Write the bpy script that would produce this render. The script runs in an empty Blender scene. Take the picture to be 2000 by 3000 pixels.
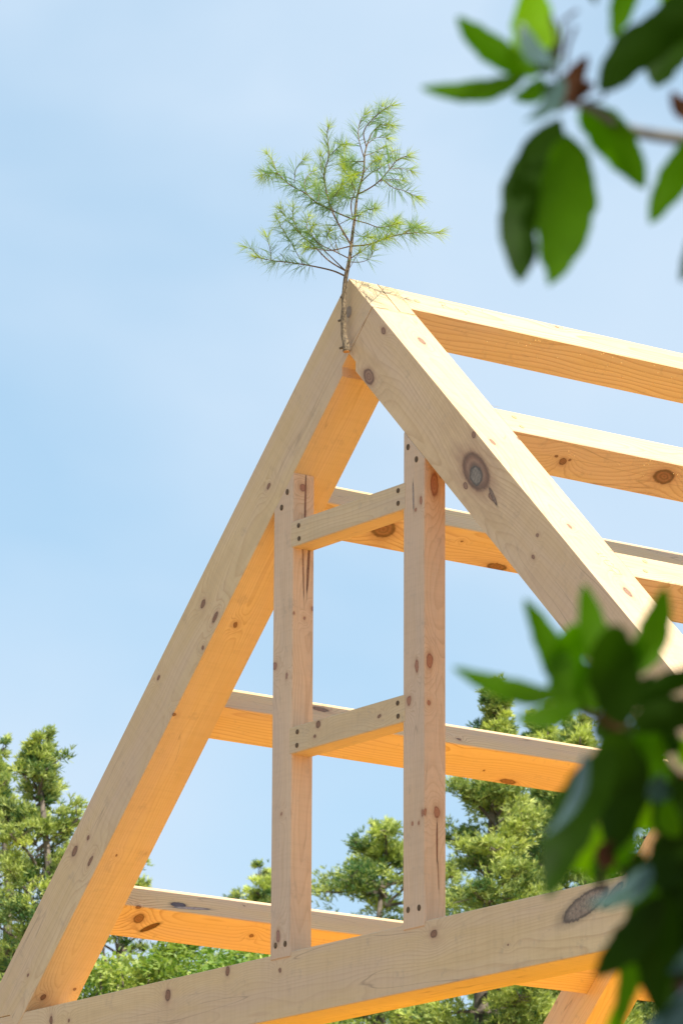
import bpy, bmesh, math, random
from mathutils import Vector, Matrix, noise
R = math.radians
H = 7.7                       # ridge height above the ground; everything is modelled relative to the ridge, then lifted
col = bpy.context.scene.collection
scene = bpy.context.scene

# ------------------------------------------------------------------ camera geometry (calibrated)
F = 13867.4
def cam_rows():
    yaw, pit, rol = R(54.1237), R(14.848), R(0.28354)
    cy, sy, cp, sp = math.cos(yaw), math.sin(yaw), math.cos(pit), math.sin(pit)
    v = Vector((-sy*cp, cy*cp, sp)); r = Vector((cy, sy, 0)); u = r.cross(v)
    cr, sr = math.cos(rol), math.sin(rol)
    return cr*r + sr*u, -sr*r + cr*u, -v
CR, CU, CB = cam_rows()
def ray(x, y):                # direction with unit depth along the view axis
    return CR*((x-1000)/F) - CU*((y-1500)/F) - CB
CAM = -ray(1022, 815)*20.0
def on(x, y, n, d):           # point of the photograph on a known plane of the building
    r = ray(x, y); n = Vector(n)
    return CAM + r*((d - n.dot(CAM))/n.dot(r))
def at(x, y, depth):
    return CAM + ray(x, y)*depth
def gab(x, y, off=0.0): return on(x, y, (0, 1, 0), off)
def roofR(x, y): return on(x, y, (1, 0, 1), 0)
def und(x, y, d=.373): return on(x, y, (1, 0, -1), d)

# ------------------------------------------------------------------ object helpers
def link(o, parent=None):
    col.objects.link(o)
    if parent: o.parent = parent
    return o
def tag(o, label=None, cat=None, group=None, kind=None):
    if label: o['label'] = label
    if cat: o['category'] = cat
    if group: o['group'] = group
    if kind: o['kind'] = kind
    return o
def empty(name, loc, label, cat, group=None):
    o = bpy.data.objects.new(name, None); o.location = loc; o.empty_display_size = .2
    link(o); return tag(o, label, cat, group)
def base_of(parent):
    return Vector((0, 0, 0)) if parent is None else (base_of(parent.parent) + parent.location if parent.type == 'EMPTY' else parent.matrix_basis.copy())
def world_m(o):
    m = o.matrix_basis.copy()
    while o.parent:
        o = o.parent; m = o.matrix_basis @ m
    return m
def meshobj(name, verts, faces, mat, parent=None, frame=None, bevel=0, smooth=False, mats=None, fmat=None, attr=None):
    """verts in world-relative coordinates; frame = Matrix giving the object's own axes"""
    frame = frame or Matrix.Identity(4)
    inv = frame.inverted()
    me = bpy.data.meshes.new(name)
    me.from_pydata([tuple(inv @ Vector(v)) for v in verts], [], faces)
    if bevel:
        bm = bmesh.new(); bm.from_mesh(me)
        bmesh.ops.recalc_face_normals(bm, faces=bm.faces)
        es = [e for e in bm.edges if len(e.link_faces) == 2 and e.calc_face_angle(0) > .3]
        bmesh.ops.bevel(bm, geom=es, offset=bevel, segments=1, affect='EDGES', clamp_overlap=True)
        bm.to_mesh(me); bm.free()
    for m in (mats or [mat]): me.materials.append(m)
    if fmat: me.polygons.foreach_set('material_index', fmat)
    if attr:
        a = me.attributes.new('tint', 'FLOAT', 'POINT'); a.data.foreach_set('value', attr)
    if smooth: me.polygons.foreach_set('use_smooth', [True]*len(me.polygons))
    me.update()
    o = bpy.data.objects.new(name, me)
    link(o, parent)
    o.matrix_basis = (world_m(parent).inverted() @ frame) if parent else frame
    return o
def frame_for(origin, axis, up):
    x = Vector(axis).normalized(); z = (Vector(up) - x*Vector(up).dot(x)).normalized(); y = z.cross(x)
    m = Matrix((x, y, z)).transposed().to_4x4(); m.translation = origin
    return m

# ------------------------------------------------------------------ node helpers
def nmat(name):
    m = bpy.data.materials.new(name); m.use_nodes = True
    nt = m.node_tree; nt.nodes.clear()
    return m, nt
class N:
    def __init__(s, nt): s.nt = nt
    def new(s, t, **k):
        n = s.nt.nodes.new(t)
        for a, b in k.items(): setattr(n, a, b)
        return n
    def set(s, sock, v):
        if hasattr(v, 'node'): s.nt.links.new(v, sock)
        elif v is not None: sock.default_value = v
    def math(s, op, a, b=None, c=None, clamp=False):
        n = s.new('ShaderNodeMath', operation=op, use_clamp=clamp)
        s.set(n.inputs[0], a)
        if b is not None: s.set(n.inputs[1], b)
        if c is not None: s.set(n.inputs[2], c)
        return n.outputs[0]
    def vmath(s, op, a, b=None):
        n = s.new('ShaderNodeVectorMath', operation=op)
        s.set(n.inputs[0], a)
        if b is not None: s.set(n.inputs[1], b)
        return n.outputs[1] if op in ('LENGTH', 'DOT_PRODUCT', 'DISTANCE') else n.outputs[0]
    def noise(s, vec, scale, detail=3, rough=.5, dist=0):
        n = s.new('ShaderNodeTexNoise'); s.set(n.inputs['Vector'], vec)
        n.inputs['Scale'].default_value = scale; n.inputs['Detail'].default_value = detail
        n.inputs['Roughness'].default_value = rough; n.inputs['Distortion'].default_value = dist
        return n
    def ramp(s, fac, stops):
        n = s.new('ShaderNodeValToRGB'); s.set(n.inputs[0], fac)
        e = n.color_ramp.elements
        while len(e) > 1: e.remove(e[-1])
        e[0].position = stops[0][0]; e[0].color = (*stops[0][1], 1) if len(stops[0][1]) == 3 else stops[0][1]
        for p, c in stops[1:]:
            q = e.new(p); q.color = (*c, 1) if len(c) == 3 else c
        return n.outputs[0]
    def mix(s, fac, a, b, mode='MIX'):
        n = s.new('ShaderNodeMix', data_type='RGBA', blend_type=mode)
        s.set(n.inputs[0], fac)
        s.set(n.inputs[6], a if hasattr(a, 'node') else (*a, 1)); s.set(n.inputs[7], b if hasattr(b, 'node') else (*b, 1))
        return n.outputs[2]
    def bsdf(s, color, rough=.6, bump=None, bstr=.2, bdist=.002, spec=.4, extra=None):
        b = s.new('ShaderNodeBsdfPrincipled')
        s.set(b.inputs['Base Color'], color if hasattr(color, 'node') else (*color, 1))
        s.set(b.inputs['Roughness'], rough); b.inputs['Specular IOR Level'].default_value = spec
        if bump is not None:
            bn = s.new('ShaderNodeBump'); bn.inputs['Strength'].default_value = bstr; bn.inputs['Distance'].default_value = bdist
            s.set(bn.inputs['Height'], bump); s.nt.links.new(bn.outputs[0], b.inputs['Normal'])
        return b
    def out(s, sh):
        o = s.new('ShaderNodeOutputMaterial'); s.nt.links.new(sh, o.inputs[0])

BASE = (.81, .60, .325)
LATE = (.50, .28, .12)
def wood(name, frame, knots=(), tone=1.0, base=BASE, late=LATE, ring=.011, contrast=.5, seed=0, pith=(.02, .03), weather=0.0, big=(), kcol=None):
    """procedural pine: rings about a pith line, fine fibre, and knots (world point, half length along grain, half width, turn, style)"""
    m, nt = nmat(name); n = N(nt)
    inv = frame.inverted()
    p = n.new('ShaderNodeTexCoord').outputs['Object']
    sc = n.new('ShaderNodeMapping'); n.set(sc.inputs[0], p)
    sc.inputs['Location'].default_value = (seed*3.7, seed*1.3, seed*2.1); sc.inputs['Scale'].default_value = (.9, 5, 5)
    warp = n.noise(sc.outputs[0], 1.0, 2, .5)
    wob = n.noise(p, 22 + seed, 2, .6)
    pw = n.vmath('ADD', p, n.vmath('SCALE', n.vmath('SUBTRACT', wob.outputs['Color'], (.5, .5, .5))))
    # scale socket of the SCALE node
    nt.nodes[-2].inputs[3].default_value = .008 if nt.nodes[-2].operation == 'SCALE' else 1
    for q in nt.nodes:
        if q.type == 'VECT_MATH' and q.operation == 'SCALE': q.inputs[3].default_value = .015
    dmin = None; cen = None
    for (w, ra, rb, ang, *rest) in knots:
        l = inv @ w
        mp = n.new('ShaderNodeMapping', vector_type='TEXTURE'); n.set(mp.inputs[0], pw)
        mp.inputs['Location'].default_value = l
        # turn about the local axis most normal to the face the knot sits on
        ax = rest[0] if rest else 'z'
        mp.inputs['Rotation'].default_value = (0, 0, R(ang)) if ax == 'z' else (0, R(ang), 0)
        deep = rb*1.2
        mp.inputs['Scale'].default_value = (ra, rb, deep) if ax == 'z' else (ra, deep, rb)
        d = n.vmath('LENGTH', mp.outputs[0])
        dmin = d if dmin is None else n.math('SMOOTH_MIN', dmin, d, .3)
    sx = n.new('ShaderNodeSeparateXYZ'); n.set(sx.inputs[0], p)
    yy = n.math('SUBTRACT', sx.outputs[1], pith[0]); zz = n.math('SUBTRACT', sx.outputs[2], pith[1])
    r = n.math('SQRT', n.math('ADD', n.math('MULTIPLY', yy, yy), n.math('MULTIPLY', zz, zz)))
    r = n.math('ADD', r, n.math('MULTIPLY', warp.outputs[0], .11))
    if dmin is not None:
        near = n.math('DIVIDE', 1.0, n.math('ADD', 1.0, n.math('MULTIPLY', n.math('MULTIPLY', dmin, dmin), .16)))
        swirl = n.math('MULTIPLY', near, .075)
        r = n.math('ADD', r, swirl)
    rr = n.math('FRACT', n.math('DIVIDE', r, ring))
    ringc = n.ramp(rr, [(0, (0, 0, 0)), (.55, (.18,)*3), (.86, (1, 1, 1)), (.93, (.15,)*3), (1, (0, 0, 0))])
    fb = n.new('ShaderNodeMapping'); n.set(fb.inputs[0], p); fb.inputs['Scale'].default_value = (4, 120, 120)
    fib = n.noise(fb.outputs[0], 1.0, 3, .65)
    pa = n.noise(sc.outputs[0], 2.2, 4, .6)
    k = n.math('MULTIPLY', ringc, n.math('MULTIPLY', n.ramp(pa.outputs[0], [(.3, (.25,)*3), (.7, (1, 1, 1))]), contrast))
    if dmin is not None: k = n.math('MULTIPLY', k, n.math('ADD', 1.0, n.math('MULTIPLY', near, 1.6)), clamp=True)
    b = tuple(c*tone for c in base)
    c = n.mix(k, b, late)
    c = n.mix(1.0, c, n.ramp(fib.outputs[0], [(.25, (.93, .91, .88)), (.6, (1, 1, 1))]), 'MULTIPLY')
    # soft sapwood / heartwood patches
    c = n.mix(1.0, c, n.ramp(pa.outputs['Fac'], [(.35, (.90, .87, .84)), (.65, (1.04, 1.04, 1.04))]), 'MULTIPLY')
    hue = n.noise(sc.outputs[0], 1.1, 3, .6)
    c = n.mix(n.ramp(hue.outputs[0], [(.42, (0, 0, 0)), (.66, (.55,)*3)]), c, (.62, .44, .32))
    # dust, handling marks and saw streaks
    dm = n.noise(p, 9+seed, 5, .7)
    c = n.mix(n.ramp(dm.outputs[0], [(.58, (0, 0, 0)), (.78, (.5,)*3)]), c, (.36, .27, .20))
    cm = n.new('ShaderNodeMapping'); n.set(cm.inputs[0], p); cm.inputs['Location'].default_value = (seed*1.9, seed*.7, seed*1.1); cm.inputs['Scale'].default_value = (.7, 11, 11)
    cn = n.noise(cm.outputs[0], 1.0, 1.5, .5)
    ck = n.ramp(n.math('ABSOLUTE', n.math('SUBTRACT', cn.outputs[0], .5)), [(0, (.6,)*3), (.002, (.45,)*3), (.0065, (0, 0, 0))])
    c = n.mix(n.math('MULTIPLY', ck, n.ramp(hue.outputs[0], [(.52, (0, 0, 0)), (.58, (1, 1, 1))])), c, (.30, .19, .12))
    if weather:
        w2 = n.noise(sc.outputs[0], 3.3, 6, .7)
        c = n.mix(n.ramp(w2.outputs[0], [(.3, (weather*.35,)*3), (.72, (weather,)*3)]), c, (.42, .35, .285))
        fs = n.new('ShaderNodeMapping'); n.set(fs.inputs[0], p); fs.inputs['Scale'].default_value = (60, 5, 5)
        saw = n.noise(fs.outputs[0], 1.0, 2, .5)
        c = n.mix(1.0, c, n.ramp(saw.outputs[0], [(.35, (.965, .96, .955)), (.55, (1, 1, 1))]), 'MULTIPLY')
    if dmin is not None:
        stn = n.math('MULTIPLY', n.ramp(near, [(.28, (0, 0, 0)), (.8, (.75,)*3)]), n.ramp(n.noise(sc.outputs[0], 7.0, 5, .65).outputs[0], [(.42, (0, 0, 0)), (.68, (1, 1, 1))]))
        c = n.mix(stn, c, (.42, .25, .15))
        kc = kcol or ((.16, .07, .035), (.29, .13, .07))
        rn = n.math('ADD', n.math('MULTIPLY', n.noise(pw, 160, 2).outputs[0], .12), dmin)
        kn = n.ramp(n.math('MULTIPLY', rn, .25), [(0, tuple(v*.8 for v in kc[0])), (.07, kc[1]), (.11, kc[0]), (.16, kc[1]), (.20, kc[0]), (.24, tuple(v*.6 for v in kc[0])), (.262, kc[0]), (.29, (.46, .27, .16)), (.40, (.62, .41, .25)), (.6, b), (1, b)])
        ka = n.ramp(n.math('MULTIPLY', rn, .25), [(0, (.9,)*3), (.235, (.88,)*3), (.275, (.68,)*3), (.33, (.45,)*3), (.48, (.22,)*3), (.75, (0, 0, 0)), (1, (0, 0, 0))])
        c = n.mix(ka, c, kn)
    for (w, ra, rb, ang, colr, ax) in big:       # weathered dead-knot centres, bark scars, cracks
        l = inv @ w
        mp = n.new('ShaderNodeMapping', vector_type='TEXTURE')
        w3 = n.noise(p, 55, 4, .65)
        q = n.new('ShaderNodeVectorMath', operation='SCALE'); n.set(q.inputs[0], n.vmath('SUBTRACT', w3.outputs['Color'], (.5, .5, .5))); q.inputs[3].default_value = min(.03, rb*.55)
        n.set(mp.inputs[0], n.vmath('ADD', p, q.outputs[0]))
        mp.inputs['Location'].default_value = l
        mp.inputs['Rotation'].default_value = (0, 0, R(ang)) if ax == 'z' else (0, R(ang), 0)
        mp.inputs['Scale'].default_value = (ra, rb, .03) if ax == 'z' else (ra, .03, rb)
        d = n.vmath('LENGTH', mp.outputs[0])
        st = n.noise(p, 70, 4, .7)
        inner = n.mix(n.ramp(st.outputs[0], [(.35, (0, 0, 0)), (.65, (1, 1, 1))]), tuple(v*.55 for v in colr), colr)
        kn = n.mix(n.ramp(n.math('MULTIPLY', d, .5), [(.34, (0, 0, 0)), (.44, (1, 1, 1))]), inner, tuple(v*.36 for v in colr))
        c = n.mix(n.ramp(n.math('MULTIPLY', d, .5), [(.46, (1, 1, 1)), (.53, (.35,)*3), (.75, (0, 0, 0))]), c, kn)
    bs = n.bsdf(c, n.math('ADD', .50, n.math('MULTIPLY', fib.outputs[0], .2)), n.math('ADD', fib.outputs[0], n.math('MULTIPLY', ringc, .3)), .25, .0015, .35)
    n.out(bs.outputs[0])
    return m

def simple(name, c1, c2, scale=20, rough=.7, bump=.3, spec=.3, det=4):
    m, nt = nmat(name); n = N(nt)
    p = n.new('ShaderNodeTexCoord').outputs['Object']
    z = n.noise(p, scale, det, .6)
    c = n.mix(n.ramp(z.outputs[0], [(.35, (0, 0, 0)), (.65, (1, 1, 1))]), c1, c2)
    n.out(n.bsdf(c, rough, z.outputs[0], bump, .004, spec).outputs[0])
    return m

# ------------------------------------------------------------------ ground
def ground_mat():
    m, nt = nmat('dirt_ground'); n = N(nt)
    p = n.new('ShaderNodeTexCoord').outputs['Object']
    a = n.noise(p, .35, 6, .6); b = n.noise(p, 14, 5, .7)
    c = n.mix(n.ramp(a.outputs[0], [(.38, (0, 0, 0)), (.62, (1, 1, 1))]), (.27, .20, .11), (.42, .28, .19))  # unseen bare dirt; colour warmed to tint the light bounced onto the fronts
    c = n.mix(1, c, n.ramp(b.outputs[0], [(.3, (.7, .7, .7)), (.7, (1.15, 1.15, 1.15))]), 'MULTIPLY')
    n.out(n.bsdf(c, .9, b.outputs[0], .5, .03, .1).outputs[0]); return m
gv, gf = [], []
GN = 40
for i in range(GN+1):
    for j in range(GN+1):
        x = (i/GN*2-1); y = (j/GN*2-1)
        X = math.copysign(abs(x)**2.2, x)*420; Y = math.copysign(abs(y)**2.2, y)*420
        gv.append((X, Y, -H + (noise.noise(Vector((X*.02, Y*.02, 0)))*1.2 if max(abs(X), abs(Y)) > 30 else 0)))
for i in range(GN):
    for j in range(GN):
        a = i*(GN+1)+j; gf.append((a, a+GN+1, a+GN+2, a+1))
tag(meshobj('ground', gv, gf, ground_mat(), smooth=True), kind='structure')

# ------------------------------------------------------------------ the timber frame
frame_root = empty('timber_frame', (0, 1.5, -H), 'raw pine timber roof frame with steep open gable, studs, purlins and no boards on it', 'timber frame')
def prism_y(poly, y0, y1):
    n = len(poly)
    v = [(x, y0, z) for x, z in poly] + [(x, y1, z) for x, z in poly]
    f = [tuple(range(n)), tuple(range(2*n-1, n-1, -1))] + [(i, i+n, (i+1) % n+n, (i+1) % n) for i in range(n)]
    return v, f
def timber(name, vf, axis, up, parent=None, label=None, **wk):
    v, f = vf
    o = sum((Vector(q) for q in v), Vector())/len(v)
    fr = frame_for(o, axis, up)
    mt = wood('pine_'+name, fr, **wk)
    ob = meshobj(name, v, f, mt, parent or frame_root, fr, bevel=.0035)
    if label: ob['label'] = label
    return ob
S2 = .5**.5
D = .373; T = .235
# px radii are source pixels; 1 px is about 1.45 mm on the gable
def K(fn, x, y, ra, rb, ang=0, ax='y'):
    return (fn(x, y), ra*.00132, rb*.0016, ang, ax)
q = 1.2755
def G(x, y, ra, rb, ang=0): return K(gab, x*q, y*q, ra*q, rb*q, ang, 'y')
def U(x, y, ra, rb, ang=0): return K(und, x*q, y*q, ra*q, rb*q, ang, 'z')
def RT(x, y, ra, rb, ang=0): return K(roofR, x*q, y*q, ra*q, rb*q, ang, 'z')
# local axes of a timber: x along the grain, z = 'up' argument, y = across. Gable faces look along local y.
LA = (1, 0, 1); RA = (1, 0, -1)
FOOT = -2.818
notch = [(.0475, -.4205), (.0475, -.373+.0475-.055), (0, -.332)]
# left rafter: from peak plumb/bridle seam down to the tie
left_poly = [(0, 0), (.001, -.332), (-.0475, -.378), (-.0475, -.4205), (-2.568+.06+.0, -2.568+.06-.373), (-2.568, -2.821), (-2.568, FOOT), (FOOT, FOOT)]
# seam runs from (0,-.33) up-right to (.165,-.165): the left rafter's bridle reaches across
left_poly = [(0, 0), (.166, -.166), (0, -.332), (-.0475, -.3795), (-.0475, -.4205), (-2.508, -2.881), (-2.568, -2.821), (-2.568, FOOT), (FOOT, FOOT)]
right_poly = [(.1675, -.1675), (-FOOT, FOOT), (2.568, FOOT), (2.568, -2.821), (2.508, -2.881), (.0475, -.4205), (.0475, -.3795), (.0015, -.3335)]
lk = [G(617, 1117, 9, 5), G(467, 1387, 13, 7), G(494, 1418, 16, 6), G(466, 1488, 6, 4), G(364, 1557, 8, 5), G(402, 1642, 5, 4), G(172, 1955, 16, 8), G(208, 1978, 17, 5), G(203, 1924, 7, 4), G(65, 2240, 5, 3), G(733, 1030, 4, 3)]
lu = [U(541, 1435, 8, 5), U(401, 1641, 5, 4), U(267, 1965, 3, 2), U(172, 2272, 6, 4), U(100, 2290, 10, 6)]
timber('rafter', prism_y(left_poly, 0, T), LA, (1, 0, -1), knots=lk+lu, seed=1, tone=.98, contrast=.46, ring=.012, pith=(.01, .05), weather=.10,
       label='left rafter of the front gable, grey front and amber underside')
rk = [G(846, 865, 26, 13), G(880, 760, 11, 6), G(1068, 1115, 12, 6), G(1087, 998, 9, 6), G(1233, 1230, 5, 4), G(1223, 1279, 6, 4), G(1128, 1142, 18, 6), G(1092, 1083, 66, 30)]
rt = [RT(968, 783, 17, 7), RT(1130, 1015, 13, 5), RT(1307, 1209, 9, 4), RT(1440, 1360, 20, 6), RT(848, 699, 13, 4), RT(1190, 1008, 6, 3)]
rr_ = timber('rafter', prism_y(right_poly, .001, T-.0), RA, (1, 0, 1), knots=rk+rt, seed=2, contrast=.38, base=(.81, .585, .335), ring=.013, pith=(-.02, -.06), weather=.08,
       kcol=((.22, .11, .07), (.36, .20, .125)), big=[(gab(1092*q, 1092*q), .050, .036, 8, (.33, .27, .21), 'y'), (gab(1131*q, 1140*q), .05, .009, 14, (.34, .22, .15), 'y')],
       label='right rafter of the front gable with the big grey knot, sunlit on top')
# tie beam
tie_poly = [(-3.05, -3.0), (-2.87, -2.8195), (2.87, -2.8195), (3.05, -3.0), (3.05, -3.091), (-3.05, -3.091)]
tk = [G(995, 2145, 13, 8, 5), G(642, 2228, 6, 4), G(522, 2231, 8, 10), G(385, 2286, 12, 13), G(117, 2343, 7, 9), G(158, 2345, 5, 4), G(1165, 2170, 3, 2), G(1478, 2167, 3, 3)]
tie = timber('tie_beam', prism_y(tie_poly, .002, T), (1, 0, 0), (0, 0, 1), knots=tk, seed=3, contrast=.48, ring=.010, pith=(.03, -.07), weather=.12,
       big=[(gab(1712, 2650), .150, .044, -16, (.38, .28, .20), 'y'), (gab(1795, 2620), .070, .020, -34, (.26, .18, .12), 'y')],
       label='horizontal tie beam with a long dark bark scar near its right end')
tkx = [(.07, -2.86, .02)]
# studs and rails
PT = .107
def stud_poly(s):
    if s < 0: return [(-.532, -2.841), (-.3905, -2.841), (-.3905, -.7635), (-.532, -.905)]
    return [(.3905, -2.841), (.3905, -.7635+.0), (.532, -.905), (.532, -2.841)]
def stud(name, s, **k):
    # housed 3 mm proud of rafter and tie faces
    return timber(name, prism_y(stud_poly(s), -.003, PT), (0, 0, 1), (s*1.0, 0, 0), **k)
PL = lambda x, y: on(x*q, y*q, (1, 0, 0), -.39)
PR = lambda x, y: on(x*q, y*q, (1, 0, 0), .532)
def KP(fn, x, y, ra, rb, ang=0): return (fn(x, y), ra*q*.00135, rb*q*.0014, ang, 'z')
stud('stud', -1, knots=[G(632, 1530, 9, 8), G(660, 1552, 7, 4), G(648, 1870, 4, 3), G(640, 2150, 16, 7), KP(PL, 695, 1120, 9, 8), KP(PL, 675, 1409, 4, 3), KP(PL, 718, 1398, 5, 4), KP(PL, 700, 1420, 4, 3)],
     seed=4, contrast=.45, ring=.009, pith=(.04, .09), base=(.85, .61, .395), weather=.32, kcol=((.30, .13, .09), (.40, .2, .13)),
     big=[(PL(701, 1165), .15, .0045, 1, (.34, .16, .10), 'z'), (PL(708, 1300), .12, .006, 3, (.30, .15, .09), 'z'), (PL(696, 1290), .16, .004, -2, (.45, .26, .16), 'z')],
     label='left stud between tie beam and rafter')
stud('stud', 1, knots=[G(967, 1150, 10, 5), G(955, 1172, 5, 4), G(958, 1530, 16, 6), G(940, 1610, 12, 7), G(971, 1868, 9, 4), G(948, 1892, 5, 3), G(963, 1890, 5, 3), KP(PR, 997, 1112, 30, 11), KP(PR, 1012, 1090, 7, 6), KP(PR, 986, 1518, 18, 9), KP(PR, 985, 1614, 7, 5), KP(PR, 1003, 1865, 14, 9), KP(PR, 976, 1866, 9, 4)],
     seed=5, contrast=.5, ring=.009, pith=(-.03, -.1), base=(.85, .60, .385), weather=.34, kcol=((.34, .12, .06), (.42, .19, .10)),
     big=[(PR(1003, 1935), .085, .004, 0, (.30, .13, .07), 'z'), (PR(1006, 2010), .06, .003, 2, (.5, .28, .16), 'z'), (gab(950*q, 1140*q), .06, .005, 2, (.42, .32, .26), 'y')],
     label='right stud between tie beam and rafter')
def rail(zt, zb, kn, seed, lab):
    v, f = prism_y([(-.4055, zb), (.4055, zb), (.4055, zt), (-.4055, zt)], -.005, .100)
    return timber('rail', (v, f), (1, 0, 0), (0, 0, 1), knots=kn, seed=seed, contrast=.5, ring=.010, pith=(.02, -.08), weather=.36, label=lab)
r1 = rail(-.982, -1.095, [G(875, 1207, 6, 3)], 6, 'upper short rail between the two studs')
r2 = rail(-1.873, -1.987, [G(733, 1665, 9, 7, 40), G(725, 1691, 5, 4), G(873, 1646, 8, 4)], 7, 'lower short rail between the two studs')
# ridge beam (a square set on its corner) and purlins on both slopes
YE = 9.35
SW = .172
def square_on_slope(s, side, y0, y1, w=SW, dp=.170):
    # s = distance x of the upper outer corner, side = +1 right slope, -1 left
    a = w*S2; b = dp*S2
    P = [(s, -s), (s+a, -s-a), (s+a-b, -s-a-b), (s-b, -s-b)]
    P = [(side*x, z) for x, z in P]
    if side < 0: P.reverse()
    return prism_y(P, y0, y1)
def KI(d_, x, y, ra, rb):   # knots on the down-slope face of a right purlin: plane x - z = d_
    return (on(x*q, y*q, (1, 0, -1), d_), ra*q*.0016, rb*q*.0016, 0, 'y')
timber('ridge_beam', prism_y([(0, 0), (.1175, -.1175), (0, -.235), (-.1175, -.1175)], T+.001, YE), (0, 1, 0), (1, 0, 1),
       knots=[RT(905, 690, 16, 6), (roofR(1630, 958), .01, .006, 0, 'z')], seed=8, contrast=.95, ring=.017, pith=(.02, .13), tone=1.04,
       label='ridge beam at the very top')
rp = [(.688, .2351), (1.455, .2351), (2.226, .2351)]
kn_r = [[KI(.81+.81, 1292, 1060, 9, 8), KI(1.62, 1276, 1048, 4, 3), KI(1.62, 1308, 1056, 4, 3), KI(1.62, 1523, 1095, 26, 17)], [KI(3.153, 1560, 1330, 8, 6)], []]
for i, (s, y0) in enumerate(rp):
    timber('purlin', square_on_slope(s, 1, y0, YE), (0, 1, 0), (1, 0, 1), knots=kn_r[i], seed=9+i, contrast=.75, ring=.014, pith=(-.02, .11), tone=1.03,
           label='purlin on the right slope, %s below the ridge beam' % ('first', 'second', 'third')[i])
# left slope: inner face plane x - z = .240, upper face plane x + z = -2 s
def LI(x, y, ra, rb): return (on(x*q, y*q, (1, 0, -1), .240), ra*q*.0016, rb*q*.0017, 0, 'z')
def LU(s, x, y, ra, rb): return (on(x*q, y*q, (1, 0, 1), -2*s), ra*q*.0016, rb*q*.0018, 0, 'y')
kn_l = [[LI(868, 1217, 8, 6), LI(880, 1215, 30, 20), LI(1140, 1302, 26, 8), LI(1060, 1243, 3, 2)],
        [LI(1165, 1795, 22, 6), LI(1110, 1770, 3, 2), LU(1.459, 735, 1630, 22, 8), LU(1.459, 1053, 1699, 6, 4)],
        [LI(319, 2110, 13, 12), LI(318, 2084, 7, 4), LI(578, 2149, 6, 4), LU(2.228, 1020, 2124, 16, 7), LU(2.228, 560, 2080, 3, 2)]]
big_l = [[], [], [(on(345*q, 2130*q, (1, 0, -1), .24), .05, .014, 35, (.20, .08, .03), 'z'), (on(410*q, 2078*q, (1, 0, 1), -4.456), .045, .018, 8, (.16, .12, .13), 'y'), (on(440*q, 2086*q, (1, 0, 1), -4.456), .11, .010, 6, (.5, .4, .36), 'y')]]
for i, s in enumerate((.690, 1.457, 2.228)):
    timber('purlin', square_on_slope(s, -1, T-.0+.0002, YE), (0, 1, 0), (1, 0, -1), knots=kn_l[i], big=big_l[i], seed=13+i, contrast=.8, ring=.015, pith=(.06, .12), tone=1.02,
           label='purlin on the left slope, %s below the ridge beam' % ('first', 'second', 'third')[i])
# bents further back: rafters, tie under the eaves, walls and the floor deck below
def plain_poly(p, s=1): return [(s*x, z) for x, z in (p if s > 0 else reversed(p))]
arch_r = [(.0005, -.236), (.235+.0, -.236-.0), (.2355, -.2355), (2.818, -2.818), (2.568, -2.818), (2.508, -2.881), (.0005, -.3735)]
seat = [(.0006, -.2375), (.1175, -.1195), (2.818, -2.82), (2.445, -2.82), (.0006, -.3745)]
for bi, yb in enumerate((3.05, 6.1, 9.115)):
    # rafters of the rear bents carry the continuous purlins in notches; drawn full depth but 2 mm apart from the purlins' faces
    for s in (1, -1):
        for a, b, full in (((.0006), 0, 0),):
            pts = [(.0006, -.2375)] if True else []
            # walk down the slope, notching each purlin from the outer face
            P = [(.0006, -.2375), (.1195, -.1185)]
            for ps in (.688, 1.457, 2.227):
                e = .0012
                w = SW*S2; dq = .170*S2
                P += [(ps-e, -ps+e), (ps-dq-e, -ps-dq+e-.0), (ps+w-dq+e-.0, -ps-w-dq-e), (ps+w+e, -ps-w-e)]
            P += [(2.818, -2.818), (2.445, -2.818), (.0006, -.3736)]
            P = [(s*x, z) for x, z in P]
            if s < 0: P.reverse()
            timber('rafter', prism_y(P, yb, yb+.227), (1, 0, s*-1), (s, 0, 1), seed=20+bi*2+s, contrast=.5, ring=.012, tone=1.0, pith=(.02, .02),
                   knots=[], label='%s rafter of the %s bent behind the gable' % ('right' if s > 0 else 'left', ('next', 'third', 'rearmost')[bi]))
DK = -3.62                       # floor deck level, below the photograph's edge
def box(x0, x1, y0, y1, z0, z1):
    return prism_y([(x0, z0), (x1, z0), (x1, z1), (x0, z1)], y0, y1)
for s in (-1, 1):
    xs = sorted((s*2.60, s*2.83))
    timber('wall_plate', box(xs[0], xs[1], T+.001, YE, -3.091, -2.8195), (0, 1, 0), (0, 0, 1), seed=30+s, contrast=.4, label='wall plate on the %s side' % ('right' if s > 0 else 'left'))
    for k, y in enumerate((0.004, 3.05, 6.1, 9.115)):
        timber('wall_post', box(xs[0]+.002, xs[1]-.002, y, y+.225, -H, -3.093), (0, 0, 1), (1, 0, 0), seed=33+k+s, contrast=.4)
    # 45 degree knee brace under the tie beam, pegged into it
    kb = [(s*1.832, -3.0925), (s*1.832+s*.25, -3.0925), (s*2.60, -3.0925-.518), (s*2.60, -3.0925-.768)]
    if s < 0: kb.reverse()
    timber('knee_brace', prism_y(kb, .003, .12), (s, 0, -1), (s, 0, 1), seed=41+s, contrast=.4, knots=[])
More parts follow.
